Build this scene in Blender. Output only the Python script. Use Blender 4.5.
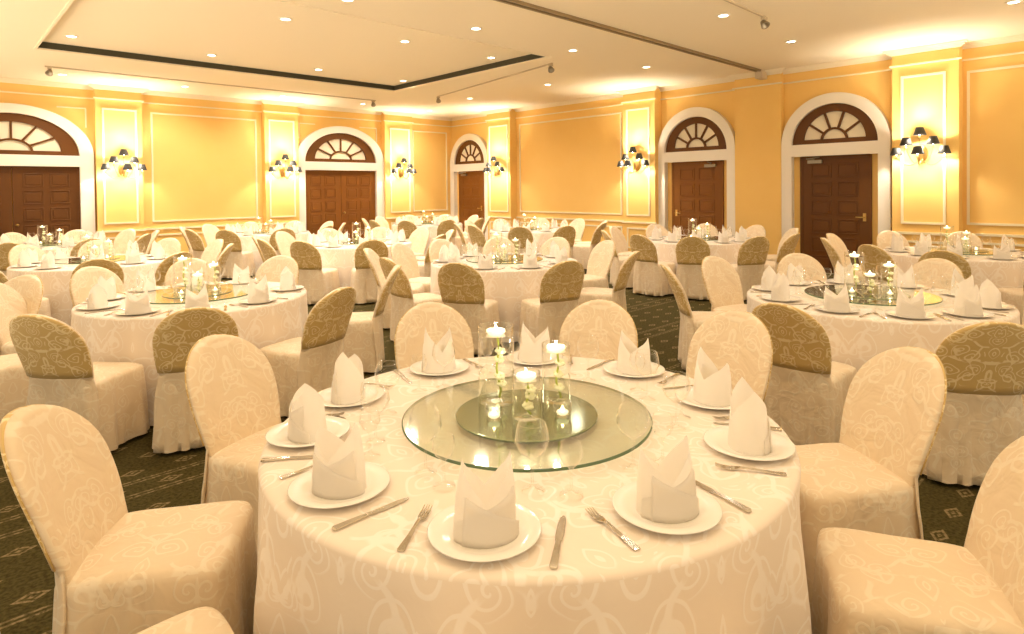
import bpy, bmesh, math, random
from mathutils import Vector, Matrix
random.seed(7)
PI = math.pi
C = bpy.context.scene.collection
for o in list(bpy.data.objects): bpy.data.objects.remove(o)

# ------------------------------------------------------------ camera
cd = bpy.data.cameras.new('camera'); cam = bpy.data.objects.new('camera', cd); C.objects.link(cam)
cd.sensor_width = 36; cd.sensor_fit = 'HORIZONTAL'
cd.lens = 614.06 / 1024 * 36; cd.shift_y = -(317 - 198.21) / 1024
cd.clip_start = 0.05; cd.clip_end = 200
cx = Vector((0.72264512, -0.69113408, -0.01084923)); cy = Vector((0.01866669, 0.00382289, 0.99981845)); cz = Vector((-0.69096713, -0.72271645, 0.01566378))
m4 = Matrix((cx, cy, cz)).transposed().to_4x4(); m4.translation = Vector((0, 0, 1.624)); cam.matrix_world = m4
bpy.context.scene.camera = cam
# ------------------------------------------------------------ world, exposure
w = bpy.data.worlds.new('world'); bpy.context.scene.world = w; w.use_nodes = True
bg = w.node_tree.nodes['Background']; bg.inputs[0].default_value = (1.0, 0.81, 0.58, 1)
# added fill for the unmodelled ballroom: dim above, brighter below to light the ceiling
_t = w.node_tree.nodes.new('ShaderNodeTexCoord'); _s = w.node_tree.nodes.new('ShaderNodeSeparateXYZ'); _r = w.node_tree.nodes.new('ShaderNodeMapRange')
w.node_tree.links.new(_t.outputs['Generated'], _s.inputs[0]); w.node_tree.links.new(_s.outputs[2], _r.inputs[0])
_r.inputs[1].default_value = -.30; _r.inputs[2].default_value = -.14; _r.inputs[3].default_value = 3.0; _r.inputs[4].default_value = .60
w.node_tree.links.new(_r.outputs[0], bg.inputs[1])
vs = bpy.context.scene.view_settings
vs.view_transform = 'Standard'; vs.look = 'None'; vs.gamma = 1; vs.use_curve_mapping = False; vs.exposure = 0.52
DOWN_W = 64; SCONCE_W = 38.0; CEIL_Z = 3.85
WARM = (1.0, 0.90, 0.80)

# ------------------------------------------------------------ materials
def mat(name, col, rough=.6, metal=0, spec=.5, bump=None, emit=None, sheen=0):
    m = bpy.data.materials.new(name); m.use_nodes = True; nt = m.node_tree; b = nt.nodes['Principled BSDF']
    b.inputs['Base Color'].default_value = (*col, 1); b.inputs['Roughness'].default_value = rough
    b.inputs['Metallic'].default_value = metal; b.inputs['Specular IOR Level'].default_value = spec
    if sheen: b.inputs['Sheen Weight'].default_value = sheen
    if emit: b.inputs['Emission Color'].default_value = (*emit[0], 1); b.inputs['Emission Strength'].default_value = emit[1]
    if bump:
        n = nt.nodes.new('ShaderNodeTexNoise'); n.inputs['Scale'].default_value = bump[0]; n.inputs['Detail'].default_value = 4
        t = nt.nodes.new('ShaderNodeTexCoord'); bp = nt.nodes.new('ShaderNodeBump'); bp.inputs['Strength'].default_value = bump[1]; bp.inputs['Distance'].default_value = .02
        nt.links.new(t.outputs['Object'], n.inputs['Vector']); nt.links.new(n.outputs['Fac'], bp.inputs['Height']); nt.links.new(bp.outputs[0], b.inputs['Normal'])
    return m
class G:  # tiny node builder
    def __init__(s, m): s.nt = m.node_tree
    def n(s, t, **k):
        o = s.nt.nodes.new(t)
        for a, v in k.items(): setattr(o, a, v)
        return o
    def l(s, a, b): s.nt.links.new(a, b)
    def math(s, op, a, b=None, clamp=False):
        o = s.n('ShaderNodeMath', operation=op, use_clamp=clamp)
        for i, v in enumerate((a, b)):
            if v is None: continue
            if isinstance(v, (int, float)): o.inputs[i].default_value = v
            else: s.l(v, o.inputs[i])
        return o.outputs[0]
    def ramp(s, f, lo, hi):
        o = s.n('ShaderNodeMapRange', interpolation_type='SMOOTHSTEP')
        s.l(f, o.inputs[0]); o.inputs[1].default_value = lo; o.inputs[2].default_value = hi; return o.outputs[0]
    def mix(s, f, a, b):
        o = s.n('ShaderNodeMix', data_type='RGBA')
        if isinstance(f, (int, float)): o.inputs[0].default_value = f
        else: s.l(f, o.inputs[0])
        for i, v in ((6, a), (7, b)):
            if isinstance(v, tuple): o.inputs[i].default_value = (*v, 1)
            else: s.l(v, o.inputs[i])
        return o.outputs[2]
def damask(name, base, motif, axis='XZ', scale=1.0, rough=.62, bump=.25, mrough=.35, mirror=True, wrinkle=.5):
    """woven scrollwork: mirrored, warped rings and veins, a satin motif on a matt ground"""
    m = mat(name, base, rough, sheen=.15); g = G(m); b = m.node_tree.nodes['Principled BSDF']
    tc = g.n('ShaderNodeTexCoord'); sp = g.n('ShaderNodeSeparateXYZ'); g.l(tc.outputs['UV'], sp.inputs[0])
    u, v = sp.outputs[0], sp.outputs[1]
    if mirror: u = g.math('PINGPONG', u, 0.24)
    cb = g.n('ShaderNodeCombineXYZ'); g.l(u, cb.inputs[0]); g.l(v, cb.inputs[1])
    nz = g.n('ShaderNodeTexNoise'); nz.inputs['Scale'].default_value = 5.5 * scale; nz.inputs['Detail'].default_value = 1.0; g.l(cb.outputs[0], nz.inputs['Vector'])
    vm = g.n('ShaderNodeVectorMath', operation='MULTIPLY_ADD'); g.l(nz.outputs['Color'], vm.inputs[0]); vm.inputs[1].default_value = (.13 / scale,) * 3; g.l(cb.outputs[0], vm.inputs[2])
    vo = g.n('ShaderNodeTexVoronoi', feature='F1'); vo.inputs['Scale'].default_value = 7.5 * scale; vo.inputs['Randomness'].default_value = .75; g.l(vm.outputs[0], vo.inputs['Vector'])
    df = g.n('ShaderNodeVectorMath', operation='SUBTRACT'); g.l(vm.outputs[0], df.inputs[0]); g.l(vo.outputs['Position'], df.inputs[1])
    ds = g.n('ShaderNodeSeparateXYZ'); g.l(df.outputs[0], ds.inputs[0])
    ang = g.math('ARCTAN2', ds.outputs[1], ds.outputs[0])
    rad = g.math('POWER', g.math('ADD', g.math('MULTIPLY', ds.outputs[0], ds.outputs[0]), g.math('MULTIPLY', ds.outputs[1], ds.outputs[1])), .5)
    sw = g.math('ABSOLUTE', g.math('SINE', g.math('ADD', g.math('MULTIPLY', ang, .5), g.math('MULTIPLY', rad, 105 * scale))))
    scroll = g.math('MULTIPLY', g.ramp(sw, .52, .30), g.ramp(rad, .070 / scale, .058 / scale))
    v2 = g.n('ShaderNodeTexVoronoi', feature='DISTANCE_TO_EDGE'); v2.inputs['Scale'].default_value = 5.2 * scale; g.l(vm.outputs[0], v2.inputs['Vector'])
    n2 = g.n('ShaderNodeTexNoise'); n2.inputs['Scale'].default_value = 9 * scale; g.l(cb.outputs[0], n2.inputs['Vector'])
    vein = g.math('MULTIPLY', g.ramp(v2.outputs['Distance'], .05, .025), g.ramp(n2.outputs['Fac'], .44, .50))
    pat = g.math('MAXIMUM', vein, scroll)
    g.l(g.mix(pat, base, motif), b.inputs['Base Color'])
    r = g.math('ADD', g.math('MULTIPLY', pat, mrough - rough), rough); g.l(r, b.inputs['Roughness'])
    nb = g.n('ShaderNodeTexNoise'); nb.inputs['Scale'].default_value = 7; nb.inputs['Detail'].default_value = 3; nb.inputs['Distortion'].default_value = .6; g.l(tc.outputs['Object'], nb.inputs['Vector'])
    hgt = g.math('ADD', g.math('MULTIPLY', pat, .02), g.math('MULTIPLY', nb.outputs['Fac'], wrinkle))
    bp = g.n('ShaderNodeBump'); bp.inputs['Strength'].default_value = bump; bp.inputs['Distance'].default_value = .05; g.l(hgt, bp.inputs['Height']); g.l(bp.outputs[0], b.inputs['Normal'])
    return m
def glass(name, tint, gloss=.12, rough=.06):
    m = bpy.data.materials.new(name); m.use_nodes = True; nt = m.node_tree; nt.nodes.clear(); g = G(m)
    tr = g.n('ShaderNodeBsdfTransparent'); tr.inputs[0].default_value = (*tint, 1)
    gl = g.n('ShaderNodeBsdfGlossy'); gl.inputs['Roughness'].default_value = rough; gl.inputs[0].default_value = (1, .98, .94, 1)
    lw = g.n('ShaderNodeLayerWeight'); lw.inputs[0].default_value = .5
    f = g.math('ADD', g.math('MULTIPLY', g.math('POWER', lw.outputs['Facing'], 2.4), .95), gloss * .4)
    mx = g.n('ShaderNodeMixShader'); g.l(f, mx.inputs[0]); g.l(tr.outputs[0], mx.inputs[1]); g.l(gl.outputs[0], mx.inputs[2])
    o = g.n('ShaderNodeOutputMaterial'); g.l(mx.outputs[0], o.inputs[0]); return m
M = {}
M['cream_cloth'] = damask('cream_damask', (.76, .61, .41), (.81, .69, .50), scale=1.25, mrough=.5, bump=.45, wrinkle=.8)
M['table_cloth'] = damask('tablecloth_damask', (.83, .72, .59), (.90, .82, .72), scale=.95, mrough=.4, bump=.12, wrinkle=.4)
M['gold_cloth'] = damask('gold_brocade', (.64, .44, .16), (.86, .70, .39), scale=1.6, mrough=.4, wrinkle=.25)
M['napkin'] = mat('napkin_linen', (.95, .91, .84), .8, bump=(60, .08))
_g = G(M['napkin']); _nt = _g.nt; _tl = _g.n('ShaderNodeBsdfTranslucent'); _tl.inputs[0].default_value = (.98, .93, .84, 1); _mx = _g.n('ShaderNodeMixShader'); _mx.inputs[0].default_value = .45
_o = _nt.nodes['Material Output']; _g.l(_nt.nodes['Principled BSDF'].outputs[0], _mx.inputs[1]); _g.l(_tl.outputs[0], _mx.inputs[2]); _g.l(_mx.outputs[0], _o.inputs[0])
M['china'] = mat('white_china', (.88, .84, .76), .15)
M['steel'] = mat('polished_steel', (.62, .57, .48), .16, 1)
M['glass'] = glass('clear_glass', (.99, .99, .98), .06)
M['vase_glass'] = glass('vase_glass', (.985, .985, .96), .10)
M['water'] = glass('vase_water', (.985, .985, .95), .04)
M['turn_glass'] = glass('green_turntable_glass', (.945, .99, .955), .10)
M['turn_edge'] = mat('green_glass_rim', (.10, .16, .08), .12)
M['mirror'] = mat('smoked_mirror', (.36, .40, .25), .10, .8)
M['wax'] = mat('candle_wax', (.92, .88, .78), .5, emit=((1, .86, .55), .6))
M['flame'] = mat('candle_flame', (1, .8, .4), .5, emit=((1, .80, .42), 14))
M['stem'] = mat('orchid_stem', (.45, .50, .07), .5)
M['petal'] = mat('orchid_petal', (.92, .90, .62), .5)
M['wood'] = mat('dark_mahogany', (.125, .046, .009), .42, spec=.25, bump=(14, .05))
M['wood2'] = mat('red_mahogany', (.22, .08, .014), .42, spec=.25, bump=(14, .05))
M['white_trim'] = mat('cream_white_trim', (.86, .80, .70), .5)
M['moulding'] = mat('cream_moulding', (.86, .76, .53), .5)
M['ceiling'] = mat('ceiling_paint', (.86, .76, .57), .75)
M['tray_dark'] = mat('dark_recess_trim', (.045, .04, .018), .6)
M['rail'] = mat('bronze_rail', (.30, .22, .12), .4, .3)
M['rail_dark'] = mat('rail_slot', (.06, .045, .025), .6)
M['brass'] = mat('aged_brass', (.62, .42, .14), .28, 1)
M['black'] = mat('black_lampshade', (.018, .016, .012), .6)
M['shade_in'] = mat('shade_lining', (.8, .7, .5), .6)
M['bulb'] = mat('lit_bulb', (1, .9, .7), .5, emit=((1, .82, .52), 16))
M['diff'] = mat('downlight_lens', (1, .95, .8), .5, emit=((1, .90, .70), 9))
M['fan_glass'] = mat('pale_lit_fanlight_glass', (.84, .76, .58), .2)  # opaque pale cream, the light in the panes put into the colour
M['track'] = mat('cream_track', (.55, .45, .30), .5)
M['metal'] = mat('grey_metal', (.35, .30, .22), .35, .8)
# wall paint with faint mottling
def wallmat():
    m = mat('golden_yellow_paint', (.80, .53, .19), .65); g = G(m); b = m.node_tree.nodes['Principled BSDF']
    tc = g.n('ShaderNodeTexCoord'); n = g.n('ShaderNodeTexNoise'); n.inputs['Scale'].default_value = 2.2; n.inputs['Detail'].default_value = 5; g.l(tc.outputs['Object'], n.inputs[0])
    g.l(g.mix(n.outputs['Fac'], (.85, .54, .15), (.88, .58, .185)), b.inputs['Base Color']); return m
M['wall'] = wallmat()
def carpetmat():
    m = mat('green_patterned_carpet', (.05, .055, .03), .95, spec=.1); g = G(m); b = m.node_tree.nodes['Principled BSDF']
    tc = g.n('ShaderNodeTexCoord'); sp = g.n('ShaderNodeSeparateXYZ'); g.l(tc.outputs['Object'], sp.inputs[0])
    x, y = sp.outputs[0], sp.outputs[1]
    P = .96
    yy = g.math('FLOORED_MODULO', g.math('ADD', y, -3.77 % P + .0), P)          # stripes at 0 and .18
    yy = g.math('FLOORED_MODULO', g.math('SUBTRACT', y, 3.77 % P - .09), P)
    def band(c, wd):
        return g.ramp(g.math('ABSOLUTE', g.math('SUBTRACT', yy, c)), wd, wd * .5)
    st = None
    for c in (.075, .105, .255, .285):
        q = band(c, .009); st = q if st is None else g.math('MAXIMUM', st, q)
    # dashes in stripes
    dash = g.ramp(g.math('SINE', g.math('MULTIPLY', x, 90)), -.6, .1)
    st = g.math('MULTIPLY', st, g.math('ADD', g.math('MULTIPLY', dash, .6), .4))
    dm = None
    for i, c in enumerate((.18, .40, .62, .84)):
        xx = g.math('SUBTRACT', g.math('FLOORED_MODULO', g.math('ADD', x, .14 * (i % 2)), .28), .14)
        s = g.math('ADD', g.math('MULTIPLY', g.math('ABSOLUTE', xx), 1.0), g.math('MULTIPLY', g.math('ABSOLUTE', g.math('SUBTRACT', yy, c)), 1.7))
        ring = g.ramp(g.math('ABSOLUTE', g.math('SUBTRACT', s, .055)), .018, .008); dot = g.ramp(s, .026, .012)
        q = g.math('MAXIMUM', ring, dot); dm = q if dm is None else g.math('MAXIMUM', dm, q)
    n = g.n('ShaderNodeTexNoise'); n.inputs['Scale'].default_value = 60; n.inputs['Detail'].default_value = 2; g.l(tc.outputs['Object'], n.inputs[0])
    pat = g.math('MULTIPLY', g.math('MAXIMUM', st, dm), g.ramp(n.outputs['Fac'], .25, .6))
    basec = g.mix(g.ramp(n.outputs['Fac'], .3, .7), (.042, .034, .009), (.085, .067, .021))
    g.l(g.mix(pat, basec, (.26, .19, .09)), b.inputs['Base Color'])
    bp = g.n('ShaderNodeBump'); bp.inputs['Strength'].default_value = .4; bp.inputs['Distance'].default_value = .01; g.l(n.outputs['Fac'], bp.inputs['Height']); g.l(bp.outputs[0], b.inputs['Normal'])
    return m
M['carpet'] = carpetmat()

# ------------------------------------------------------------ mesh helpers
def obj(name, bm, m, parent=None, smooth=False, bevel=0):
    me = bpy.data.meshes.new(name); bmesh.ops.recalc_face_normals(bm, faces=bm.faces) if not getattr(bm, 'keep', False) else None
    bm.to_mesh(me); bm.free()
    for q in (m if isinstance(m, (list, tuple)) else [m]): me.materials.append(q)
    o = bpy.data.objects.new(name, me); C.objects.link(o)
    if parent: o.parent = parent
    if smooth:
        for p in me.polygons: p.use_smooth = True
    if bevel:
        b = o.modifiers.new('bevel', 'BEVEL'); b.width = bevel; b.segments = 2; b.limit_method = 'ANGLE'
    return o
def thing(name, label, cat, loc=(0, 0, 0), rz=0, group=None):
    o = bpy.data.objects.new(name, None); C.objects.link(o); o.empty_display_size = .1
    o.location = loc; o.rotation_euler = (0, 0, rz); tag(o, label, cat, group); return o
def tag(o, label, cat, group=None):
    o['label'] = label; o['category'] = cat
    if group: o['group'] = group
    return o
def struct(name, bm, m, parent=None, **k):
    o = obj(name, bm, m, parent, **k)
    if parent is None: o['kind'] = 'structure'
    return o
def dup(src, loc=None, rz=None, label=None, group=None, parent=None, sc=None):
    c = src.copy(); C.objects.link(c)
    if parent: c.parent = parent
    if loc is not None: c.location = loc
    if rz is not None: c.rotation_euler = (0, 0, rz)
    if sc is not None: c.scale = sc
    if label: c['label'] = label
    if group: c['group'] = group
    for ch in src.children:
        dup(ch, parent=c)
    return c
def B(): return bmesh.new()
def box(bm, x0, x1, y0, y1, z0, z1, mi=0):
    vs_ = [bm.verts.new(p) for p in ((x0, y0, z0), (x1, y0, z0), (x1, y1, z0), (x0, y1, z0), (x0, y0, z1), (x1, y0, z1), (x1, y1, z1), (x0, y1, z1))]
    for f in ((0, 3, 2, 1), (4, 5, 6, 7), (0, 1, 5, 4), (1, 2, 6, 5), (2, 3, 7, 6), (3, 0, 4, 7)):
        q = bm.faces.new([vs_[i] for i in f]); q.material_index = mi
    return bm
def loft(bm, rings, cap0=True, cap1=True, mi=0, closed=True):
    R = [[bm.verts.new(p) for p in r] for r in rings]; n = len(R[0])
    for a, b in zip(R, R[1:]):
        for i in range(n if closed else n - 1):
            j = (i + 1) % n
            try: f = bm.faces.new((a[i], a[j], b[j], b[i])); f.material_index = mi
            except ValueError: pass
    if closed and cap0: bm.faces.new(R[0][::-1]).material_index = mi
    if closed and cap1: bm.faces.new(R[-1]).material_index = mi
    return R
def lathe(bm, prof, n=24, c=(0, 0), mi=0, caps=(True, True)):
    rings = [[(c[0] + r * math.cos(2 * PI * i / n), c[1] + r * math.sin(2 * PI * i / n), z) for i in range(n)] for r, z in prof]
    return loft(bm, rings, caps[0], caps[1], mi)
def tube(bm, pts, r, n=8, mi=0):
    pts = [Vector(p) for p in pts]; rings = []
    up = Vector((0, 0, 1))
    for i, p in enumerate(pts):
        d = (pts[min(i + 1, len(pts) - 1)] - pts[max(i - 1, 0)]).normalized()
        a = d.cross(up)
        if a.length < .05: a = d.cross(Vector((1, 0, 0)))
        a.normalize(); b = d.cross(a)
        rr = r[i] if isinstance(r, (list, tuple)) else r
        rings.append([tuple(p + (a * math.cos(2 * PI * k / n) + b * math.sin(2 * PI * k / n)) * rr) for k in range(n)])
    loft(bm, rings, mi=mi); return bm
def prism(bm, poly, f0, f1, mi=0):
    """poly of 2d points; f0/f1 map (u,v) to the two face positions"""
    a = [bm.verts.new(f0(*p)) for p in poly]; b = [bm.verts.new(f1(*p)) for p in poly]; n = len(poly)
    bm.faces.new(a[::-1]).material_index = mi; bm.faces.new(b).material_index = mi
    for i in range(n):
        bm.faces.new((a[i], a[(i + 1) % n], b[(i + 1) % n], b[i])).material_index = mi
def uv_set(o, fn):
    me = o.data; uv = me.uv_layers.new(name='UVMap')
    for p in me.polygons:
        for li in p.loop_indices:
            uv.data[li].uv = fn(me.vertices[me.loops[li].vertex_index].co, p.normal)

# ------------------------------------------------------------ room
XB, YA = 12.0, 15.27
X0, Y0 = -1.6, -2.2
fl = B(); box(fl, X0, XB + .1, Y0, YA + .1, -.1, 0); struct('floor', fl, M['carpet'])
# ceiling with shallow tray
TX0, TX1, TY0, TY1, TD = 1.28, 7.68, 7.10, 11.82, .11
bm = B()
box(bm, X0, TX0, Y0, YA + .1, CEIL_Z, CEIL_Z + .3); box(bm, TX1, XB + .1, Y0, YA + .1, CEIL_Z, CEIL_Z + .3)
box(bm, TX0, TX1, Y0, TY0, CEIL_Z, CEIL_Z + .3); box(bm, TX0, TX1, TY1, YA + .1, CEIL_Z, CEIL_Z + .3)
box(bm, TX0, TX1, TY0, TY1, CEIL_Z + TD, CEIL_Z + .3)
struct('ceiling', bm, M['ceiling'])
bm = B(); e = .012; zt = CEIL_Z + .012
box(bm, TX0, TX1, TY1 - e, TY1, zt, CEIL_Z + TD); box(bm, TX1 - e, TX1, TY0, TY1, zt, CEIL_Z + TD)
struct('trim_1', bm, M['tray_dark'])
bm = B()   # small bead round the tray
t = .035
box(bm, TX0 - t, TX1 + t, TY1, TY1 + t, CEIL_Z - .012, CEIL_Z); box(bm, TX0 - t, TX1 + t, TY0 - t, TY0, CEIL_Z - .012, CEIL_Z)
box(bm, TX0 - t, TX0, TY0, TY1, CEIL_Z - .012, CEIL_Z); box(bm, TX1, TX1 + t, TY0, TY1, CEIL_Z - .012, CEIL_Z)
struct('trim_2', bm, M['ceiling'])

# wall frames: u along the wall, n out of the wall into the room
def fA(u, n, z): return (u, YA - n, z)
def fB(u, n, z): return (XB - n, u, z)
def wbox(bm, f, u0, u1, n0, n1, z0, z1, mi=0):
    a = f(u0, n0, z0); b = f(u1, n1, z1)
    box(bm, min(a[0], b[0]), max(a[0], b[0]), min(a[1], b[1]), max(a[1], b[1]), z0, z1, mi)
# segments: (u0, u1, protrusion)
segA = [(X0, 2.57, 0), (2.57, 3.41, .2), (3.41, 6.05, 0), (6.05, 6.90, .2), (6.90, 9.45, 0), (9.45, 10.38, .2), (10.38, XB, 0)]
segB = [(Y0, 2.12, 0), (2.12, 3.04, .26), (3.04, 4.94, 0), (4.94, 5.86, .15), (5.86, 7.67, 0), (7.67, 8.52, .26), (8.52, 12.34, 0), (12.34, 13.30, .26), (13.30, YA, 0)]
for nm, f, seg, k in (('wall_back', fA, segA, 3), ('wall_right', fB, segB, 5)):
    bm = B(); wbox(bm, f, seg[0][0], seg[-1][1], -.2, 0, 0, CEIL_Z)
    for a, b, p in seg:
        if p: wbox(bm, f, a, b, -.01, p, 0, CEIL_Z)
    struct(nm, bm, M['wall'])
    bm = B()   # cornice bead and crown following the pilasters
    for a, b, p in seg:
        for z0, z1, d in ((3.575, 3.60, .035),):
            wbox(bm, f, a - (d if p else 0), b + (d if p else 0), p - .005, p + d, z0, z1)
    struct('trim_%d' % k, bm, M['moulding'])
    bm = B()
    for a, b, p in seg:
        q = 0.
        for z0, z1, d in ((3.765, 3.785, .03), (3.785, 3.805, .05), (3.805, 3.825, .075), (3.825, CEIL_Z, .11)):
            wbox(bm, f, a - (d if p else 0), b + (d if p else 0), p - .005, p + d, z0, z1)
    struct('trim_%d' % (k + 1), bm, M['ceiling'])
    bm = B()
    for a, b, p in seg: wbox(bm, f, a, b, p - .003, p + .025, 0, .14)
    struct('baseboard_' + ('back' if f is fA else 'right'), bm, M['moulding'])
# picture-frame mouldings
def frame(bm, f, u0, u1, z0, z1, p, wd=.035, d=.022):
    wbox(bm, f, u0, u1, p - .003, p + d, z1 - wd, z1); wbox(bm, f, u0, u1, p - .003, p + d, z0, z0 + wd)
    wbox(bm, f, u0, u0 + wd, p - .003, p + d, z0 + wd, z1 - wd); wbox(bm, f, u1 - wd, u1, p - .003, p + d, z0 + wd, z1 - wd)
bmA = B()
for a, b, p in ((2.68, 3.31, .2), (3.62, 5.92, 0), (6.14, 6.80, .2), (9.61, 10.28, .2), (10.52, 11.80, 0)): frame(bmA, fA, a, b, .97, 3.39, p)
for a, b, p in ((2.62, 3.36, .2), (3.62, 5.92, 0), (6.14, 6.80, .2), (9.61, 10.28, .2), (10.52, 11.80, 0)): frame(bmA, fA, a, b, .22, .70, p)
for a, b in ((1.95, 2.44), (7.0, 7.45), (8.75, 9.3)):   # corner mouldings over the arches
    wbox(bmA, fA, a, b, -.003, .02, 3.36, 3.385)
wbox(bmA, fA, 2.42, 2.445, -.003, .02, 2.98, 3.36); wbox(bmA, fA, 7.0, 7.025, -.003, .02, 2.98, 3.36); wbox(bmA, fA, 9.28, 9.305, -.003, .02, 2.98, 3.36)
for a, b, p in segA:
    if (a, b) not in ((X0, 2.57), (6.90, 9.45)):
        wbox(bmA, fA, a - (.03 if p else 0), b + (.03 if p else 0), p - .003, p + .035, .80, .84)
struct('trim_7', bmA, M['moulding'])
bmB = B()
for a, b, p in ((2.29, 2.91, .26), (-1.6, 2.06, 0), (7.80, 8.43, .26), (8.75, 12.22, 0), (12.42, 13.2, .26)): frame(bmB, fB, a, b, .97, 3.41, p)
for a, b, p in ((2.29, 2.91, .26), (-1.6, 2.06, 0), (7.80, 8.43, .26), (8.75, 10.4, 0), (10.55, 12.22, 0), (12.42, 13.2, .26)): frame(bmB, fB, a, b, .22, .70, p)
for a, b, p in segB:
    if (a, b) not in ((3.04, 4.94), (4.94, 5.86), (5.86, 7.67), (13.30, YA)):
        wbox(bmB, fB, a - (.03 if p else 0), b + (.03 if p else 0), p - .003, p + .035, .80, .84)
struct('trim_8', bmB, M['moulding'])

# ---------------- doors with arched surrounds and fanlights
def arc(cu, cz_, rx, rz, a0, a1, n): return [(cu + rx * math.cos(a0 + (a1 - a0) * i / n), cz_ + rz * math.sin(a0 + (a1 - a0) * i / n)) for i in range(n + 1)]
def band(bm, f, outer, inner, n0, n1, mi=0):
    rings = []
    for (uo, zo), (ui, zi) in zip(outer, inner):
        rings.append([f(uo, n0, zo), f(uo, n1, zo), f(ui, n1, zi), f(ui, n0, zi)])
    loft(bm, rings, mi=mi)
def door(idx, f, cu, half_o, half_i, rz_o, rz_i, leaves, spokes, wood, handle=0, rows=6, closer=True):
    root = bpy.data.objects.new('door_%d' % idx, None); C.objects.link(root); root['kind'] = 'structure'
    zi = 2.385; dp = .13
    # white arched surround, jambs and transom
    bm = B()
    band(bm, f, arc(cu, zi, half_o, rz_o, 0, PI, 40), arc(cu, zi, half_i, rz_i, 0, PI, 40), -.01, dp)
    wbox(bm, f, cu - half_o, cu - half_i, -.01, dp, 0, zi); wbox(bm, f, cu + half_i, cu + half_o, -.01, dp, 0, zi)
    wbox(bm, f, cu - half_i, cu + half_i, -.01, dp, 2.165, zi)
    obj('door_surround', bm, M['white_trim'], root)
    # fanlight: wooden ring, hub, spokes, sill, with glass behind
    ro = (half_i - .005, rz_i - .005); ri = (half_i * .72, rz_i * .72); zc = zi
    bm = B(); n0, n1 = .02, .075
    band(bm, f, arc(cu, zc, *ro, 0, PI, 40), arc(cu, zc + .06, ri[0], ri[1], 0, PI, 40), n0, n1)
    wbox(bm, f, cu - ro[0] * .97, cu + ro[0] * .97, n0, n1 - .004, zi + .003, zi + .085)
    hb = .30
    band(bm, f, arc(cu, zc + .06, half_i * hb + .015, rz_i * hb + .015, 0, PI, 24), arc(cu, zc + .06, half_i * hb - .025, rz_i * hb - .025, 0, PI, 24), n0 + .005, n1 - .01)
    for k in range(1, spokes + 1):
        a = PI * k / (spokes + 1); ca, sa = math.cos(a), math.sin(a)
        p0 = Vector((cu + ca * half_i * hb, zc + .06 + sa * rz_i * hb)); p1 = Vector((cu + ca * ri[0] * 1.03, zc + .06 + sa * ri[1] * 1.03))
        d = (p1 - p0).normalized(); nn = Vector((-d.y, d.x)) * .019
        prism(bm, [tuple(p0 + nn), tuple(p1 + nn), tuple(p1 - nn), tuple(p0 - nn)], lambda u, v: f(u, n0 + .005, v), lambda u, v: f(u, n1 - .012, v))
    fr = obj('fanlight_frame', bm, M['wood'], root)
    bm = B(); prism(bm, arc(cu, zc + .03, half_i * .9, rz_i * .9, 0, PI, 30), lambda u, v: f(u, .012, v), lambda u, v: f(u, .03, v))
    obj('fanlight_pane', bm, M['fan_glass'], fr)
    # leaves
    dw = (half_i - .155) if leaves == 1 else half_i - .01
    if leaves == 1: spans = [(cu - dw, cu + dw)]
    else: spans = [(cu - dw, cu - .004), (cu + .004, cu + dw)]
    bm = B(); wbox(bm, f, cu - dw - .03, cu - dw + .02, .0, .045, 0, 2.16); wbox(bm, f, cu + dw - .02, cu + dw + .03, .0, .045, 0, 2.16); wbox(bm, f, cu - dw, cu + dw, 0, .045, 2.12, 2.165)
    obj('door_frame', bm, wood, root)
    for si, (a, b) in enumerate(spans):
        bm = B(); wbox(bm, f, a, b, .005, .035, .01, 2.12)
        lw = b - a; st = .17 if leaves == 1 else .16; mid = .10; pw = (lw - 2 * st - mid) / 2
        pitch = 2.04 / rows; ph = pitch - .075
        for r in range(rows):
            z0 = .06 + r * pitch
            for c_ in range(2):
                u0 = a + st + c_ * (pw + mid)
                wbox(bm, f, u0, u0 + pw, .034, .048, z0, z0 + .018); wbox(bm, f, u0, u0 + pw, .034, .048, z0 + ph - .018, z0 + ph)
                wbox(bm, f, u0, u0 + .018, .034, .048, z0 + .018, z0 + ph - .018); wbox(bm, f, u0 + pw - .018, u0 + pw, .034, .048, z0 + .018, z0 + ph - .018)
                wbox(bm, f, u0 + .045, u0 + pw - .045, .034, .046, z0 + .045, z0 + ph - .045)
        lf = obj('door_leaf', bm, wood, root, bevel=.004)
        if leaves == 2 and si == 1:
            bm = B(); p = Vector(f(a + .06, .035, 1.02)); q = Vector(f(a + .06, .10, 1.02))
            tube(bm, [p, p.lerp(q, .5)], .012); lathe_sphere(bm, q, .028); obj('door_handle', bm, M['brass'], lf, smooth=True)
        if leaves == 1:
            hu = a + .08 if handle < 0 else b - .08; sgn = 1 if handle < 0 else -1
            bm = B(); tube(bm, [f(hu, .035, 1.05), f(hu, .09, 1.05), f(hu + sgn * .03, .095, 1.05), f(hu + sgn * .13, .095, 1.05)], .011); wbox(bm, f, hu - .025, hu + .025, .034, .045, .98, 1.12)
            obj('door_handle', bm, M['brass'], lf)
            if closer:
                c0 = b - .12 if handle < 0 else a + .12; s2 = -sgn
                bm = B()
                wbox(bm, f, min(c0, c0 - s2 * -.25), max(c0, c0 - s2 * -.25), .034, .085, 2.03, 2.09)
                tube(bm, [f(c0 - s2 * -.12, .08, 2.10), f(c0 - s2 * -.02, .20, 2.11), f(c0 - s2 * -.2, .05, 2.14)], .01)
                obj('door_closer', bm, M['metal'], lf)
    return root
def lathe_sphere(bm, c, r, n=12, sq=(1, 1, 1)):
    bmesh.ops.create_uvsphere(bm, u_segments=n, v_segments=max(6, n // 2 + 2), radius=r, matrix=Matrix.Translation(c) @ Matrix.Diagonal((*sq, 1)))
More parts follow.
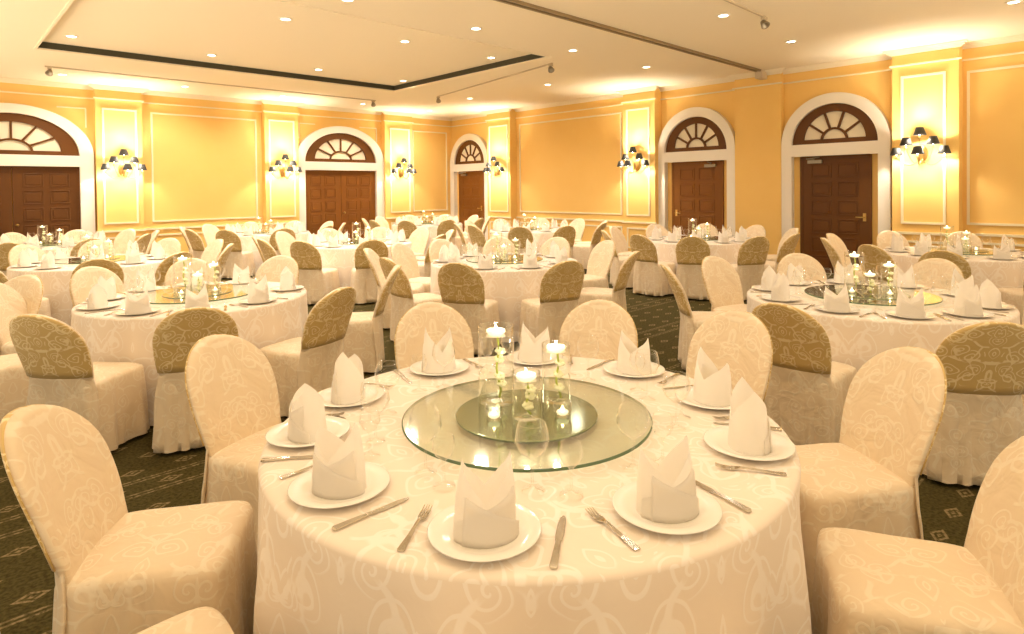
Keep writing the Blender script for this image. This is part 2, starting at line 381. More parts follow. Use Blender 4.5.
door(1, fA, 1.22, 1.32, 1.08, .98, .80, 2, 5, M['wood'])
door(2, fA, 8.16, 1.30, 1.05, .97, .79, 2, 5, M['wood2'])
door(3, fB, 14.30, .90, .71, .91, .72, 1, 5, M['wood2'], handle=-1)
door(4, fB, 6.78, .91, .73, .93, .73, 1, 5, M['wood2'], handle=1)
door(5, fB, 4.02, .92, .73, .91, .72, 1, 4, M['wood'], handle=-1)

# ---------------- ceiling fittings
def downlight():
    t = thing('downlight', 'x', 'downlight', group='recessed ceiling downlights')
    bm = B(); lathe(bm, [(.058, -.004), (.062, -.012), (.085, -.010), (.088, 0), (.058, 0)], 24, caps=(False, False)); obj('trim_ring', bm, M['white_trim'], t, True)
    bm = B(); lathe(bm, [(.060, 0), (.060, -.007), (.03, -.009)], 24); obj('lens', bm, M['diff'], t)
    return t
dl0 = downlight(); first = [1]
def lamp(nm, loc, W, r, spot=None, parent=None, col=None):
    l = bpy.data.lights.new(nm, 'SPOT' if spot else 'POINT'); l.energy = W; l.color = col or WARM; l.shadow_soft_size = r
    if spot: l.spot_size = math.radians(spot); l.spot_blend = 1
    o = bpy.data.objects.new(nm, l); C.objects.link(o); o.location = loc
    if parent: o.parent = parent
    return o
sp_data = None
DL = []
for x in (1.62, 3.58, 5.52, 7.45): DL.append((x, 11.12, CEIL_Z + TD, 'in the recessed tray, far row'))
for x in (1.62, 3.58, 5.50, 7.32): DL.append((x, 8.15, CEIL_Z + TD, 'in the recessed tray, near row'))
for x in (1.6, 3.60, 5.56, 7.61, 9.69): DL.append((x, 6.5, CEIL_Z, 'just in front of the tray'))
for x in (1.6, 3.6, 5.56, 7.55, 9.70): DL.append((x, 3.88, CEIL_Z, 'on the near side of the partition rail'))
for x in (1.6, 3.6, 5.56, 7.55, 9.70): DL.append((x, 1.2, CEIL_Z, 'row over the front tables'))
for x in (1.9, 4.0, 6.1, 8.2, 10.3): DL.append((x, 14.1, CEIL_Z, 'close to the back wall'))
for p in ((9.7, 9.0), (9.7, 11.6)): DL.append((*p, CEIL_Z, 'right of the tray'))
ORD = ['leftmost', 'second from left', 'third from left', 'fourth from left', 'fifth from left']
rows_ = {}; DLO = []
for i, (x, y, z, d) in enumerate(DL):
    k = rows_.get(d, 0); rows_[d] = k + 1
    o = dl0 if i == 0 else dup(dl0)
    o.location = (x, y, z); o['label'] = 'round lit ceiling downlight %s, %s' % (d, ORD[k]); o['group'] = 'recessed ceiling downlights'
    DLO.append((o, y))
for o, y in DLO:
    lamp('downlight_lamp', (0, 0, -.03), DOWN_W * (.40 if y < 2 else .78 if y < 5 else 1.15 if y < 7 else 2.8), .09, spot=150, parent=o)
# wall washers hidden in nothing: the track heads below
def track(nm_label, p0, p1, heads, group=None):
    t = thing('lighting_track', nm_label, 'track light', (0, 0, 0))
    a = Vector(p0); b = Vector(p1); d = (b - a).normalized(); n = Vector((-d.y, d.x, 0)) * .014
    bm = B(); z = CEIL_Z
    prism(bm, [tuple((a + n).xy), tuple((b + n).xy), tuple((b - n).xy), tuple((a - n).xy)], lambda u, v: (u, v, z - .022), lambda u, v: (u, v, z)); obj('track_bar', bm, M['track'], t)
    for h in heads:
        q = a.lerp(b, h)
        bm = B(); tube(bm, [(q.x, q.y, z - .02), (q.x, q.y, z - .075)], .010)
        box(bm, q.x - .03, q.x + .03, q.y - .03, q.y + .03, z - .05, z - .02)
        sh = obj('spot_head', bm, M['track'], t)
        bm = B(); lathe(bm, [(.022, .05), (.035, .04), (.055, -.03), (.058, -.045), (.045, -.04), (.02, 0)], 16); oo = obj('reflector', bm, M['metal'], sh, True); oo.location = (q.x, q.y, z - .10); oo.rotation_euler = (math.radians(-35), math.radians(20), 0)
track('thin track with two spot heads along the back wall ceiling', (1.55, 13.35, 0), (8.12, 13.35, 0), (.01, .99))
track('thin track with two spot heads right of the ceiling tray', (8.9, 11.85, 0), (8.1, 7.4, 0), (.01, .99))
track('short track ending in one spot head, nearest on the ceiling', (5.0, 3.5, 0), (8.02, 3.54, 0), (.99,))
bm = B(); box(bm, 0.5, 11.62, 5.20, 5.235, CEIL_Z - .035, CEIL_Z); box(bm, 0.5, 11.62, 5.285, 5.32, CEIL_Z - .035, CEIL_Z)
rt = thing('partition_rail', 'long bronze folding-partition rail crossing the ceiling to the right wall', 'ceiling rail')
obj('rail_edges', bm, M['rail'], rt); bm = B(); box(bm, .5, 11.62, 5.236, 5.284, CEIL_Z - .02, CEIL_Z); obj('rail_slot', bm, M['rail_dark'], rt)
bm = B(); box(bm, 11.60, 11.85, 5.19, 5.33, CEIL_Z - .16, CEIL_Z - .002); obj('end_bracket', bm, M['track'], rt, bevel=.01)

# ---------------- sconces (local: +x out of the wall, y along the wall)
def sconce():
    t = thing('wall_sconce', 'x', 'wall light', group='six-shade brass wall sconces')
    bm = B(); rings = []
    for xx, s in ((0, .9), (.012, 1.0), (.03, .92), (.045, .6)):
        rings.append([(xx, .075 * s * math.cos(a), .13 * s * math.sin(a)) for a in [2 * PI * k / 24 for k in range(24)]])
    loft(bm, rings); obj('backplate', bm, M['brass'], t, True)
    bm = B(); tube(bm, [(.03, 0, -.02), (.10, 0, -.04), (.14, 0, -.06)], .014)
    lathe(bm, [(.004, -.16), (.016, -.145), (.008, -.13), (.03, -.10), (.034, -.06), (.02, -.02), (.012, .02), (.022, .05), (.006, .09)], 14, c=(.14, 0)); obj('hub', bm, M['brass'], t, True)
    spots = [(.20, .33, .0), (.20, -.33, .0), (.42, .02, .0), (.22, .185, .155), (.22, -.185, .155), (.20, 0, .31)]
    for k, (px, py, pz) in enumerate(spots):
        h = Vector((.14, 0, -.08)); e_ = Vector((px, py, pz - .075)); dr = (e_ - h); dr.z = 0; ln = dr.length
        pts = []
        for q in range(13):
            s = q / 12
            pos = h.lerp(e_, s); pos.z = h.z + (e_.z - h.z) * s ** 2.2 - (.10 + .1 * ln) * math.sin(PI * s) * (1 - .3 * s)
            pts.append(tuple(pos))
        bm = B(); tube(bm, pts, .0065, 8); lathe(bm, [(.004, e_.z - .012), (.026, e_.z), (.028, e_.z + .006), (.009, e_.z + .01), (.009, e_.z + .05)], 12, c=(px, py))
        ar = obj('arm', bm, M['brass'], t, True)
        bm = B(); lathe(bm, [(.092, pz - .02), (.052, pz + .105), (.050, pz + .105), (.089, pz - .018)], 24, c=(px, py), caps=(False, False))
        rs = obj('lamp_shade', bm, M['black'], t, True)
        bm = B(); lathe(bm, [(.006, pz - .03), (.013, pz + .0), (.016, pz + .02), (.008, pz + .05), (.001, pz + .065)], 10, c=(px, py)); obj('bulb', bm, M['bulb'], ar, True)
    return t, spots
sc0, spots = sconce(); SCO = []
scl = [(fA, 3.02, .2, 'on the back wall, right beside the left double door', 'A'), (fA, 6.47, .2, 'on the back wall, left of the back double door', 'A'), (fA, 9.95, .2, 'on the back wall, right of the back double door', 'A'),
       (fB, 2.60, .26, 'on the right wall, between the nearest door and long panel', 'B'), (fB, 8.12, .26, 'on the right wall, left of the middle door', 'B'), (fB, 12.80, .26, 'on the right wall, beside the far corner door', 'B')]
for i, (f, u, p, d, k) in enumerate(scl):
    o = sc0 if i == 0 else dup(sc0)
    o.location = f(u, p, 2.12); o.rotation_euler = (0, 0, -PI / 2 if k == 'A' else PI)
    o['label'] = 'black-shaded brass sconce ' + d; o['group'] = 'six-shade brass wall sconces'
    SCO.append(o)
for o in SCO:
    for (px, py, pz) in spots:
        lamp('bulb_lamp', (px, py, pz + .045), SCONCE_W, .02, parent=o, col=(1, .90, .74))

# ------------------------------------------------------------ furniture prototypes
def fold(a, seed, n1=9, n2=17):
    return .6 * math.sin(n1 * a + seed) + .4 * math.sin(n2 * a + seed * 2.3) 
def make_tablecloth(R, seed):
    bm = B(); N = 144; rings = []
    prof = [(.02, .7605), (.3, .7605), (R * .7, .7605), (R * .97, .7605)]
    for r, z in prof: rings.append([(r * math.cos(2 * PI * i / N), r * math.sin(2 * PI * i / N), z) for i in range(N)])
    for k in range(1, 5):
        a = k / 4 * PI / 2; rings.append([((R * .97 + .03 * math.sin(a)) * math.cos(2 * PI * i / N), (R * .97 + .03 * math.sin(a)) * math.sin(2 * PI * i / N), .7605 - .018 * (1 - math.cos(a))) for i in range(N)])
    for k in range(1, 15):
        s = k / 14; z = .742 - s * .727; rr = []
        for i in range(N):
            th = 2 * PI * i / N
            am = .046 * min(1, s * 2.2) ** .9
            w_ = abs(math.sin(5 * th + seed + .35 * math.sin(3 * th))) ** 1.0 * 1.1 - .55 + .45 * math.sin(17 * th + seed * 3)
            r = R * .97 + .028 + am * w_ * .9 + .012 * s
            rr.append((r * math.cos(th), r * math.sin(th), z))
        rings.append(rr)
    loft(bm, rings, True, False)
    o = obj('tablecloth', bm, M['table_cloth'], smooth=True)
    def uvf(co, nrm):
        if co.z > .75: return (co.x, co.y)
        th = math.atan2(co.y, co.x); return (th * R, co.z)
    me = o.data; uv = me.uv_layers.new(name='UVMap')
    for p in me.polygons:
        cs = [me.vertices[me.loops[li].vertex_index].co for li in p.loop_indices]; side = min(c.z for c in cs) < .7425
        ths = [math.atan2(c.y, c.x) for c in cs]
        if max(ths) - min(ths) > PI: ths = [t_ + 2 * PI if t_ < 0 else t_ for t_ in ths]
        for li, c, t_ in zip(p.loop_indices, cs, ths):
            uv.data[li].uv = (t_ * R, c.z) if side else (c.x, c.y)
    return o
def make_table(R):
    t = thing('round_table', 'x', 'table')
    bm = B(); lathe(bm, [(R - .03, .722), (R - .02, .73), (R - .02, .745), (R - .03, .752)], 64); obj('tabletop', bm, M['wood'], t)
    for k in range(4):
        a = PI / 4 + k * PI / 2; bm = B(); tube(bm, [(math.cos(a) * .55, math.sin(a) * .55, 0), (math.cos(a) * .5, math.sin(a) * .5, .722)], .016); obj('leg', bm, M['metal'], t)
    return t
# chair, local +x faces the table
def back_w(z):
    if z < .70: s = (z - .44) / .26; return .198 + .035 * math.sin(max(0, min(1, s)) * PI / 2)
    s = (z - .70) / .232; return .233 * math.sqrt(max(0, 1 - s ** 2.25))
def back_x(z): s = (z - .44) / .5; return -.205 - .125 * s - .070 * s * s
def back_ring(z, n=40, grow=0, a0=0, a1=2 * PI, closed=True):
    wv = back_w(z) + grow; tk = min(.030, .012 + wv * .25) + grow; out = []
    for i in range(n if closed else n + 1):
        a = a0 + (a1 - a0) * i / n; c, s = math.cos(a), math.sin(a)
        y = wv * math.copysign(abs(s) ** .55, s); x = tk * math.copysign(abs(c) ** .75, c)
        bow = -.035 * (1 - (y / .225) ** 2) * 1.0 + .02   # back bows gently away from the sitter
        out.append((back_x(z) + x + bow, y, z))
    return out
def make_chair(seed):
    rnd = random.Random(seed)
    t = thing('banquet_chair', 'x', 'chair')
    zs = [.40 + (.70 - .40) * k / 8 for k in range(9)] + [.70 + .2319 * math.sin(k / 16 * PI / 2) for k in range(1, 17)]
    bm = B(); loft(bm, [back_ring(z) for z in zs]); b = obj('backrest', bm, M['cream_cloth'], t, True)
    uv_set(b, lambda co, n: (co.y, co.z))
    # brocade panel over the outside of the back
    zz = [.515 + (.70 - .515) * k / 4 for k in range(5)] + [.70 + .2319 * math.sin(k / 12 * PI / 2) for k in range(1, 12)]
    bm = B(); outer = [back_ring(z, 26, .007, PI * .56, PI * 1.44, False) for z in zz]; inner = [back_ring(z, 26, -.004, PI * .56, PI * 1.44, False) for z in zz]
    loft(bm, [o_ + i_[::-1] for o_, i_ in zip(outer, inner)])
    g_ = obj('back_panel', bm, M['gold_cloth'], t, True); g_['label'] = 'gold brocade panel over the outside of the back'
    uv_set(g_, lambda co, n: (co.y, co.z))
    # seat cover with skirt to the floor
    N = 96; rings = []
    def ring(hx0, hx1, hy, z, e=7, dom=0, am=0, flare=0, zz_=None):
        out = []
        for i in range(N):
            a = 2 * PI * i / N; c, s = math.cos(a), math.sin(a)
            k = (abs(c) ** e + abs(s) ** e) ** (-1 / e)
            x, y = c * k, s * k
            cx_, hx = (hx0 + hx1) / 2, (hx1 - hx0) / 2
            # corner pleats
            cor = (abs(x) * abs(y)) ** 3
            wv = am * (.7 * math.sin(7 * a + seed) + .5 * math.sin(15 * a + 2 * seed) + .35 * math.sin(23 * a + seed * 5)) + flare * cor
            tp = 1 + (.06 if x > 0 else 0) * x
            out.append((cx_ + x * (hx + wv), y * (hy * tp + wv), z + dom * (1 - max(abs(x), abs(y)) ** 2)))
        return out
    rings.append(ring(-.03, .03, .03, .487, dom=.010, e=3))
    for q in (.3, .55, .8, .93): rings.append(ring(.01 - .24 * q, .01 + .23 * q, .212 * q, .485 - .012 * q ** 3, dom=.012 * (1 - q), e=3 + 4 * q))
    rings.append(ring(-.245, .242, .216, .462, am=.001)); rings.append(ring(-.248, .248, .221, .445, am=.002)); rings.append(ring(-.249, .249, .223, .42, am=.003))
    for k in range(1, 11):
        s = k / 10; rings.append(ring(-.249 - .002 * s, .249 + .012 * s, .223 + .018 * s, .42 - .395 * s, am=.003 + .013 * s, flare=.035 * s, e=7 - 2 * s))
    bm = B(); loft(bm, rings, True, False)
    s_ = obj('seat_cover', bm, M['cream_cloth'], t, True)
    uv_set(s_, lambda co, n: (co.x, co.y) if n.z > .6 else ((co.y + .12, co.z) if abs(n.x) > abs(n.y) else (co.x + .07, co.z)))
    # lower back cloth from the panel hem down over the seat back
    rings = []
    for k in range(10):
        s = k / 9; z = .56 - s * .53; N2 = 28; o1 = []; o2 = []
        for i in range(N2 + 1):
            v = -1 + 2 * i / N2; y = v * (.200 + .04 * min(1, s * 2.5) + .012 * max(0, s - .4))
            zc_ = max(z, .40); xb = back_x(zc_) - .030 - .014 * min(1, s * 4) + (-.035 * (1 - v * v) + .02) * max(0, 1 - s * 1.3) - .018 * s * (1 if z < .40 else 1) - .012 * s * math.sin(6 * v + seed) - .007 * s * math.sin(15 * v + seed * 2)
            xb += .035 * abs(v) ** 6
            o1.append((xb, y, z)); o2.append((xb + .010, y * .99, z))
        rings.append(o1 + o2[::-1])
    bm = B(); loft(bm, rings)
    lb = obj('back_skirt', bm, M['cream_cloth'], t, True); uv_set(lb, lambda co, n: (co.y + .11, co.z))
    return t
def make_plate():
    bm = B(); lathe(bm, [(.001, .0035), (.085, .004), (.10, .010), (.140, .019), (.1425, .0175), (.10, .004), (.088, 0), (.001, 0)], 40, caps=(False, False)); return obj('dinner_plate', bm, M['china'], smooth=True)
def make_napkin(seed):
    rnd = random.Random(seed); bm = B(); N = 64; lean = rnd.uniform(-.15, .15); hp = rnd.uniform(.185, .21); hq = hp - rnd.uniform(.01, .05)
    def H(a):
        a = (a + PI) % (2 * PI) - PI
        d0 = abs(a) / (PI / 2); d1 = (PI - abs(a)) / (PI / 2)
        if d0 <= 1: return .092 + (hp - .092) * (1 - d0) ** .85
        return .092 + (hq - .092) * (1 - d1) ** .85
    def ringset(g, sgn):
        rr = []
        for k in range(11):
            s = k / 10; r = []
            for i in range(N):
                a = 2 * PI * i / N; h = H(a) * s
                out = 1 - .10 * s + .10 * max(0, h - .1) / .1 * (1 if abs(math.cos(a)) > .7 else 0)
                rx = (.079 + g) * out * (1 - .25 * max(0, h - .10) / .1); ry = (.062 + g) * (1 - .12 * s)
                r.append((rx * math.cos(a) + lean * h * .25, ry * math.sin(a) + .04 * (h - .05) * (-.3), h))
            rr.append(r)
        return rr
    o1 = ringset(0, 1); i1 = ringset(-.004, 1)
    loft(bm, o1, False, False)
    # wrapped front flap with its diagonal edge
    for g, (h0, h1), (a0, a1) in ((.004, (.045, .125), (-2.75, -.4)), (.0075, (.115, .03), (-2.3, -.1))):
        rr = []
        for k in range(7):
            s = k / 6; o_ = []; i_ = []
            for i in range(25):
                q = i / 24; a = a0 + (a1 - a0) * q; h = min((h0 + (h1 - h0) * q), H(a) + .004) * s
                for lst, gg in ((o_, g), (i_, g - .003)):
                    ta = h / max(H(a), .01)
                    lst.append(((.079 + gg) * (1 - .10 * ta) * math.cos(a) * (1 - .25 * max(0, h - .10) / .1) + lean * h * .25, (.062 + gg) * (1 - .12 * ta) * math.sin(a) + .04 * (h - .05) * (-.3), h))
            rr.append(o_ + i_[::-1])
        loft(bm, rr)
    return obj('folded_napkin', bm, M['napkin'], smooth=True)
def make_goblet(s=1.0, br=.042, bh=.085):
    bm = B(); z1 = .095 * s; z2 = z1 + bh
    lathe(bm, [(.034, .0005), (.034, .002), (.012, .006), (.004, .018), (.0035, z1 - .01), (.010, z1), (br * .72, z1 + bh * .18), (br, z1 + bh * .48), (br * .93, z1 + bh * .8), (br * .80, z2), (br * .785, z2 + .0012), (br * .77, z2)], 28, caps=(False, False))
    return bm
def make_knife():
    t = B(); rings = []
    for x, wv, h in ((-.115, .007, .004), (-.11, .0095, .006), (-.05, .0075, .006), (-.005, .006, .005), (.0, .009, .0025), (.03, .0105, .002), (.08, .010, .0016), (.105, .007, .0014), (.115, .002, .001)):
        rings.append([(x, -wv, 0), (x, wv, 0), (x, wv, h), (x, -wv, h)])
    loft(t, rings); o = obj('table_knife', t, M['steel'], bevel=.001); return o
def make_fork():
    t = B(); rings = []
    for x, wv, z in ((-.10, .008, 0), (-.095, .010, 0), (-.04, .006, .002), (.0, .004, .006), (.03, .0045, .006), (.045, .011, .002), (.058, .0125, .0015)):
        rings.append([(x, -wv, z), (x, wv, z), (x, wv, z + .003), (x, -wv, z + .003)])
    loft(t, rings)
    for k in range(4):
        y = -.0105 + k * .007
        loft(t, [[(x, y - w_, z), (x, y + w_, z), (x, y + w_, z + .002), (x, y - w_, z + .002)] for x, w_, z in ((.056, .0022, .0015), (.08, .002, .003), (.102, .0008, .008))])
    return obj('dinner_fork', t, M['steel'])
def make_turntable(R=.457):
    t = thing('glass_turntable', 'x', 'turntable')
    bm = B(); lathe(bm, [(.001, .016), (R - .004, .016), (R - .004, .026), (.001, .026)], 96, caps=(False, False)); obj('glass_disc', bm, M['turn_glass'], t)
    bm = B(); lathe(bm, [(R - .004, .016), (R, .0175), (R, .0245), (R - .004, .026)], 96, caps=(False, False)); o = obj('disc_rim', bm, M['turn_edge'], t, True); o['label'] = 'dark green polished rim'
    bm = B(); lathe(bm, [(.09, 0), (.09, .006), (.08, .016), (.001, .016)], 32); obj('swivel_base', bm, M['metal'], t)
    return t
def make_mirror(R=.262):
    bm = B(); lathe(bm, [(R, 0), (R, .003), (R - .004, .005), (.001, .005)], 64); return obj('round_mirror', bm, M['mirror'])
def make_vase(R, H, wl):
    t = thing('glass_vase', 'x', 'vase')
    bm = B(); lathe(bm, [(R * .3, .001), (R, .001), (R, H), (R - .0015, H + .0015), (R - .003, H), (R - .003, H - .008)], 40, caps=(False, False)); obj('glass_cylinder', bm, M['vase_glass'], t, True)
    bm = B(); lathe(bm, [(R - .001, wl - .004), (R - .001, wl), (.001, wl)], 32, caps=(False, False)); obj('water', bm, M['water'], t)
    return t
def make_candle(R, h=.022, cup=False):
    t = thing('floating_candle' if not cup else 'tealight', 'x', 'candle')
    bm = B(); lathe(bm, [(R * .6, 0), (R, h * .6), (R * .95, h), (.001, h * .85)], 20); obj('wax', bm, M['wax'], t, True)
    bm = B(); lathe(bm, [(.001, h * .8), (.0065, h + .004), (.005, h + .010), (.0005, h + .020)], 10); obj('flame', bm, M['flame'], t, True)
    if cup:
        bm = B(); lathe(bm, [(.001, -.006), (.026, -.006), (.034, .02), (.034, .045), (.032, .045), (.032, .02), (.024, -.003), (.001, -.003)], 20, caps=(False, False)); obj('glass_cup', bm, M['glass'], t, True)
    return t
def make_orchid(H, n, seed):
    rnd = random.Random(seed); t = thing('orchid_stem', 'x', 'flower')
    pts = [(.012 * math.sin(k * 1.1 + seed), .010 * math.cos(k * .9 + seed), H * k / 8) for k in range(9)]
    bm = B(); tube(bm, pts, .0045, 6); obj('stem', bm, M['stem'], t)
    for k in range(n):
        p = Vector(pts[2 + int(k * 6 / n)]); bm = B(); a0 = rnd.uniform(0, 6)
        for q in range(5):
            a = a0 + q * 2 * PI / 5; d = Vector((math.cos(a), math.sin(a) * .7, math.sin(a) * .6)); c = p + Vector((.010, 0, 0)) + d * .012
            lathe_sphere(bm, c, .014, 8, (1, .8, .55))
        obj('blossom', bm, M['petal'], t, True)
    return t

# ------------------------------------------------------------ tables
TN = {
 'T1': ('front centre table', (1.60, 1.608), .92), 'T2': ('near left table', (1.62, 5.47), .85), 'T3': ('near right table', (5.22, 1.50), .88),
 'T4': ('table below the nearest right sconce', (9.35, 1.65), .87), 'T5': ('middle table behind the front one', (4.98, 5.35), .87), 'T6': ('table before the back double door', (5.10, 9.0), .87),
 'T7': ('second table back on the left', (1.55, 9.25), .87), 'T8': ('table before the left double door', (1.50, 12.75), .87), 'T9': ('table before the middle right door', (9.15, 5.15), .87),
 'T10': ('table below the long right panel', (9.15, 9.0), .87), 'T11': ('table below the long back panel', (5.10, 12.75), .87), 'T12': ('table in the far corner', (9.1, 12.6), .87)}
# chair angles per table: (angle, radius of the back top, extra turn)
CH = {
 'T1': [(147, 1.57, 0), (112, 1.55, 0), (67, 1.50, 0), (28, 1.50, 0), (-1, 1.56, 0), (-33, 1.60, -2), (-66, 1.56, 5), (-104, 1.56, 0), (-140, 1.56, 0), (179, 1.60, 0)],
 'T2': [(-140, 1.40, 0), (-107, 1.42, 0), (-70, 1.42, 0), (-20, 1.60, -16), (42, 1.45, 0), (76, 1.45, 0), (109, 1.45, 0), (145, 1.45, 0), (180, 1.45, 0)],
 'T3': [(179, 1.50, 0), (-144, 1.58, 0), (-112, 1.50, 0), (-78, 1.5, 0), (-42, 1.35, 0), (-4, 1.42, 0), (40, 1.38, 0), (75, 1.44, 0), (99, 1.57, 30)],
 'T4': [(-176, 1.62, 0), (156, 1.50, 0), (120, 1.42, 0), (88, 1.42, 0), (45, 1.42, 0), (10, 1.42, 0), (-30, 1.42, 0), (-68, 1.42, 0), (-105, 1.42, 0), (-140, 1.42, 0)],
 'T5': [(176, 1.52, 0), (-150, 1.36, 0), (-110, 1.36, 0), (-68, 1.34, 0), (-14, 1.36, 0), (18, 1.42, 0), (50, 1.42, 0), (82, 1.42, 0), (110, 1.42, 0), (136, 1.58, 0)],
 'T6': [(-149, 1.42, 0), (-112, 1.38, 0), (-66, 1.38, 0), (-25, 1.42, 0), (12, 1.42, 0), (45, 1.42, 0), (80, 1.42, 0), (115, 1.42, 0), (150, 1.42, 0), (180, 1.42, 0)],
 'T7': [(-139, 1.38, 0), (-99, 1.40, 0), (-68, 1.42, 0), (-28, 1.42, 0), (8, 1.42, 0), (44, 1.42, 0), (80, 1.42, 0), (112, 1.42, 0), (148, 1.42, 0), (184, 1.42, 0)],
 'T8': [(-114, 1.42, 0), (-78, 1.42, 0), (-40, 1.42, 0), (-4, 1.42, 0), (32, 1.42, 0), (68, 1.42, 0), (104, 1.42, 0), (140, 1.42, 0), (176, 1.42, 0), (-148, 1.42, 0)],
 'T9': [(176, 1.50, 0), (-154, 1.50, 0), (-121, 1.55, 0), (-92, 1.50, 0), (-44, 1.42, 0), (-10, 1.42, 0), (25, 1.42, 0), (60, 1.42, 0), (100, 1.42, 0), (138, 1.42, 0)],
 'T10': [(-143, 1.60, 0), (-112, 1.60, 0), (-70, 1.42, 0), (-40, 1.42, 0), (0, 1.42, 0), (36, 1.42, 0), (72, 1.42, 0), (108, 1.42, 0), (144, 1.42, 0), (178, 1.42, 0)],
 'T11': [(-170, 1.42, 0), (-138, 1.42, 0), (-100, 1.42, 0), (-64, 1.42, 0), (-28, 1.42, 0), (8, 1.42, 0), (44, 1.42, 0), (80, 1.42, 0), (116, 1.42, 0), (152, 1.42, 0)],
 'T12': [(-144, 1.42, 0), (-108, 1.42, 0), (-72, 1.42, 0), (-36, 1.42, 0), (0, 1.42, 0), (36, 1.42, 0), (72, 1.42, 0), (108, 1.42, 0), (144, 1.42, 0), (180, 1.42, 0)]}
PL = {'T1': [(-143, .76), (179, .75), (145, .78), (117, .77), (78, .76), (42, .80), (5, .78), (-30, .77), (-63, .77), (-105, .74)]}
for k in TN:
    if k not in PL: PL[k] = [(a, TN[k][2] - .155) for a, r, t_ in CH[k]]
    if k == 'T3': PL[k] = [(a, .72) for a in (180, -146, -114, -80, -42, -4, 32, 68, 104, 142)]
NTH = ['', '', 'second', 'third', 'fourth', 'fifth']
def rank(lst, c):
    """name every seat by its place round the table from the one nearest the camera"""
    d = [(math.hypot(c[0] + math.cos(math.radians(a[0])), c[1] + math.sin(math.radians(a[0]))), i) for i, a in enumerate(lst)]
    i0 = min(d)[1]; a0 = lst[i0][0]; n = len(lst)
    order = sorted(range(n), key=lambda i: (a0 - lst[i][0]) % 360); out = {}
    for k, i in enumerate(order):
        if k == 0: out[i] = 'nearest seat'
        elif k <= n // 2: out[i] = ('next left of nearest seat' if k == 1 else NTH[k] + ' seat left of nearest')
        else:
            q = n - k; out[i] = ('next right of nearest seat' if q == 1 else NTH[q] + ' seat right of nearest')
    return out
protos = [make_chair(s) for s in (1, 4, 9)]
pl0 = make_plate(); naps = [make_napkin(s) for s in (1, 2, 3, 4)]
gb0 = obj('water_goblet', make_goblet(1.0, .050, .098), M['glass'], smooth=True); wg0 = obj('wine_glass', make_goblet(.85, .034, .07), M['glass'], smooth=True)
kn0 = make_knife(); fk0 = make_fork(); tt0 = make_turntable(); mi0 = make_mirror()
vs0 = {'tall': make_vase(.070, .295, .265), 'middle': make_vase(.055, .225, .20), 'short': make_vase(.052, .165, .14)}
ca0 = make_candle(.038); te0 = make_candle(.022, .014, True)
or0 = {'tall': make_orchid(.24, 4, 1), 'middle': make_orchid(.18, 3, 2), 'short': make_orchid(.12, 3, 3)}
for s_ in (pl0, gb0, wg0, kn0, fk0, mi0, *naps): tag(s_, 'x', 'x')
used = set()
def place(src, loc, rz, label, cat, group):
    if src.name in used:
        o = dup(src, loc, rz, label, group)
    else:
        used.add(src.name); o = src; o.location = loc; o.rotation_euler = (0, 0, rz); o['label'] = label; o['group'] = group
    o['category'] = cat; return o
tables = {}; cloths = {}
ZT = .7625
ci = 0; ni = 0
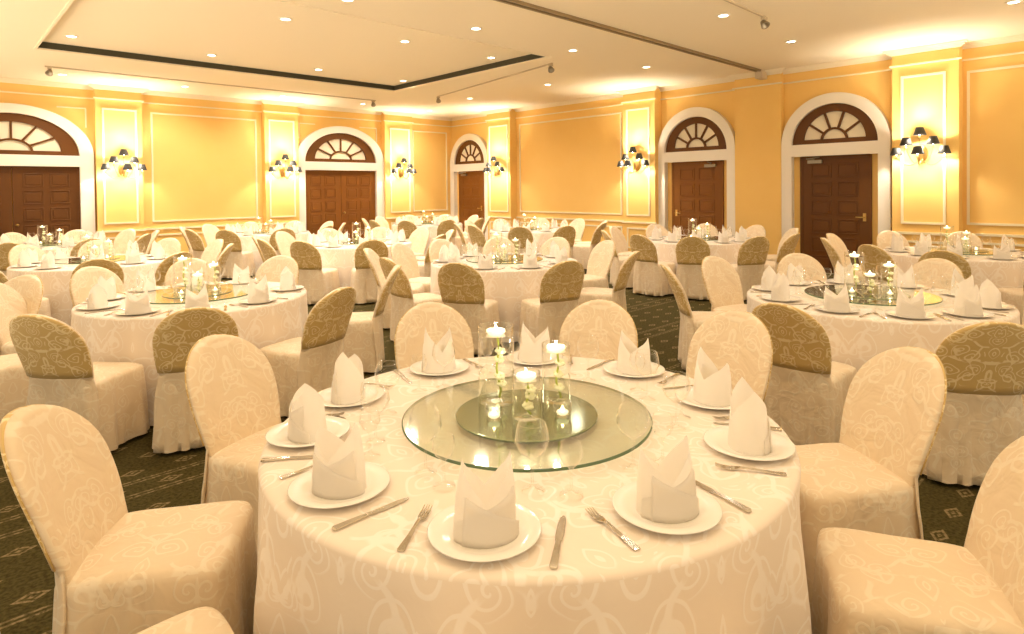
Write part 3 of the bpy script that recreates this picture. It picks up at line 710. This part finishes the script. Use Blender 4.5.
for key, (nm, c, R) in TN.items():
    rk = (key == 'T1', R)
    if R not in tables: tables[R] = make_table(R)
    place(tables[R], (*c, 0), 0, 'round banquet table under the cloth, ' + nm, 'table', 'round banquet tables')
    if R not in cloths: cloths[R] = make_tablecloth(R, 1.3 + R)
    place(cloths[R], (*c, 0), (len(nm) * .7) if key != 'T1' else 0, 'cream damask tablecloth hanging to the floor, ' + nm, 'tablecloth', 'cream round tablecloths')
    rn = rank(CH[key], c)
    for i, (a, rt_, off) in enumerate(CH[key]):
        an = math.radians(a); ro = max(rt_ - .345, R + .30) if key != 'T1' else rt_ - .325
        ci += 1
        place(protos[ci % 3], (c[0] + ro * math.cos(an), c[1] + ro * math.sin(an), 0), an + PI + math.radians(off), 'cream gold-backed chair, %s, %s' % (rn[i], nm), 'chair', 'covered banquet chairs at the ' + nm)
    rn = rank(PL[key], c)
    far = key not in ('T1', 'T2', 'T3', 'T5')
    for i, (a, r) in enumerate(PL[key]):
        an = math.radians(a); u = Vector((math.cos(an), math.sin(an), 0)); v = Vector((-u.y, u.x, 0)); p = Vector((*c, 0)) + u * r
        sn = '%s, %s' % (rn[i], nm)
        place(pl0, (p.x, p.y, ZT), 0, 'white dinner plate, ' + sn, 'plate', 'white dinner plates')
        ni += 1
        tw = random.uniform(-.5, .5) if key != 'T1' else {-143: .25, 179: .5, 145: .3, 117: .2, 78: -.1, 42: 0, 5: .2, -30: .4, -63: .3, -105: -.4}[a]
        place(naps[ni % 4], (p.x, p.y, ZT + .0045), an + PI / 2 + tw, 'standing mitre-folded napkin, ' + sn, 'napkin', 'folded napkins')
        q = Vector((*c, 0)) + Vector((math.cos(an + .17), math.sin(an + .17), 0)) * (r - .23)
        place(gb0, (q.x, q.y, ZT), 0, 'large clear goblet, ' + sn, 'glass', 'water goblets')
        if not far:
            q = Vector((*c, 0)) + Vector((math.cos(an + .36), math.sin(an + .36), 0)) * (r - .19)
            place(wg0, (q.x, q.y, ZT), 0, 'smaller clear wine glass, ' + sn, 'glass', 'wine glasses')
        if not far:
            k_ = p + v * .185; place(kn0, (k_.x, k_.y, ZT), an + PI + random.uniform(-.06, .06), 'steel table knife, ' + sn, 'knife', 'table knives')
            k_ = p - v * .180; place(fk0, (k_.x, k_.y, ZT), an + PI + random.uniform(-.06, .06), 'steel dinner fork, ' + sn, 'fork', 'dinner forks')
    # centrepiece
    s = R / .92 if key != 'T1' else 1
    place(tt0, (*c, ZT), 0, 'round green glass turntable, ' + nm, 'turntable', 'glass turntables')
    place(mi0, (*c, ZT + .0265), 0, 'round smoked mirror under the vases, ' + nm, 'mirror', 'round mirrors')
    zv = ZT + .032; rot = 0 if key == 'T1' else random.uniform(-.6, .6)
    for kk, (dx, dy), wl in (('tall', (.0, .165), .265), ('middle', (.165, .0), .20), ('short', (-.035, -.035), .14)):
        x = c[0] + dx * math.cos(rot) - dy * math.sin(rot); y = c[1] + dx * math.sin(rot) + dy * math.cos(rot)
        place(vs0[kk], (x, y, zv), 0, '%s clear glass cylinder vase of water, %s' % (kk, nm), 'vase', 'cylinder vases')
        place(ca0, (x, y, zv + wl - .006), 0, 'lit floating candle in the %s vase, %s' % (kk, nm), 'candle', 'floating candles')
        if key in ('T1', 'T2', 'T3'): lamp('candle_light', (x, y, zv + wl + .05), .5, .012)
        place(or0[kk], (x + .01, y, zv + .009), rot, 'pale orchid stem inside the %s vase, %s' % (kk, nm), 'flower', 'orchid stems')
    for sd, (dx, dy) in (('left', (-.135, .03)), ('right', (.06, -.125))):
        x = c[0] + dx * math.cos(rot) - dy * math.sin(rot); y = c[1] + dx * math.sin(rot) + dy * math.cos(rot)
        place(te0, (x, y, zv + .0065), 0, 'lit tealight in glass cup, %s of the vases, %s' % (sd, nm), 'candle', 'tealights')
# one more chair at a table beyond the left edge
place(protos[1], (.60 - .29, 6.52 - .14, 0), math.radians(-140), 'cream covered chair at the left photo edge, behind the gold-backed one', 'chair', 'chair of a table beyond the left edge')
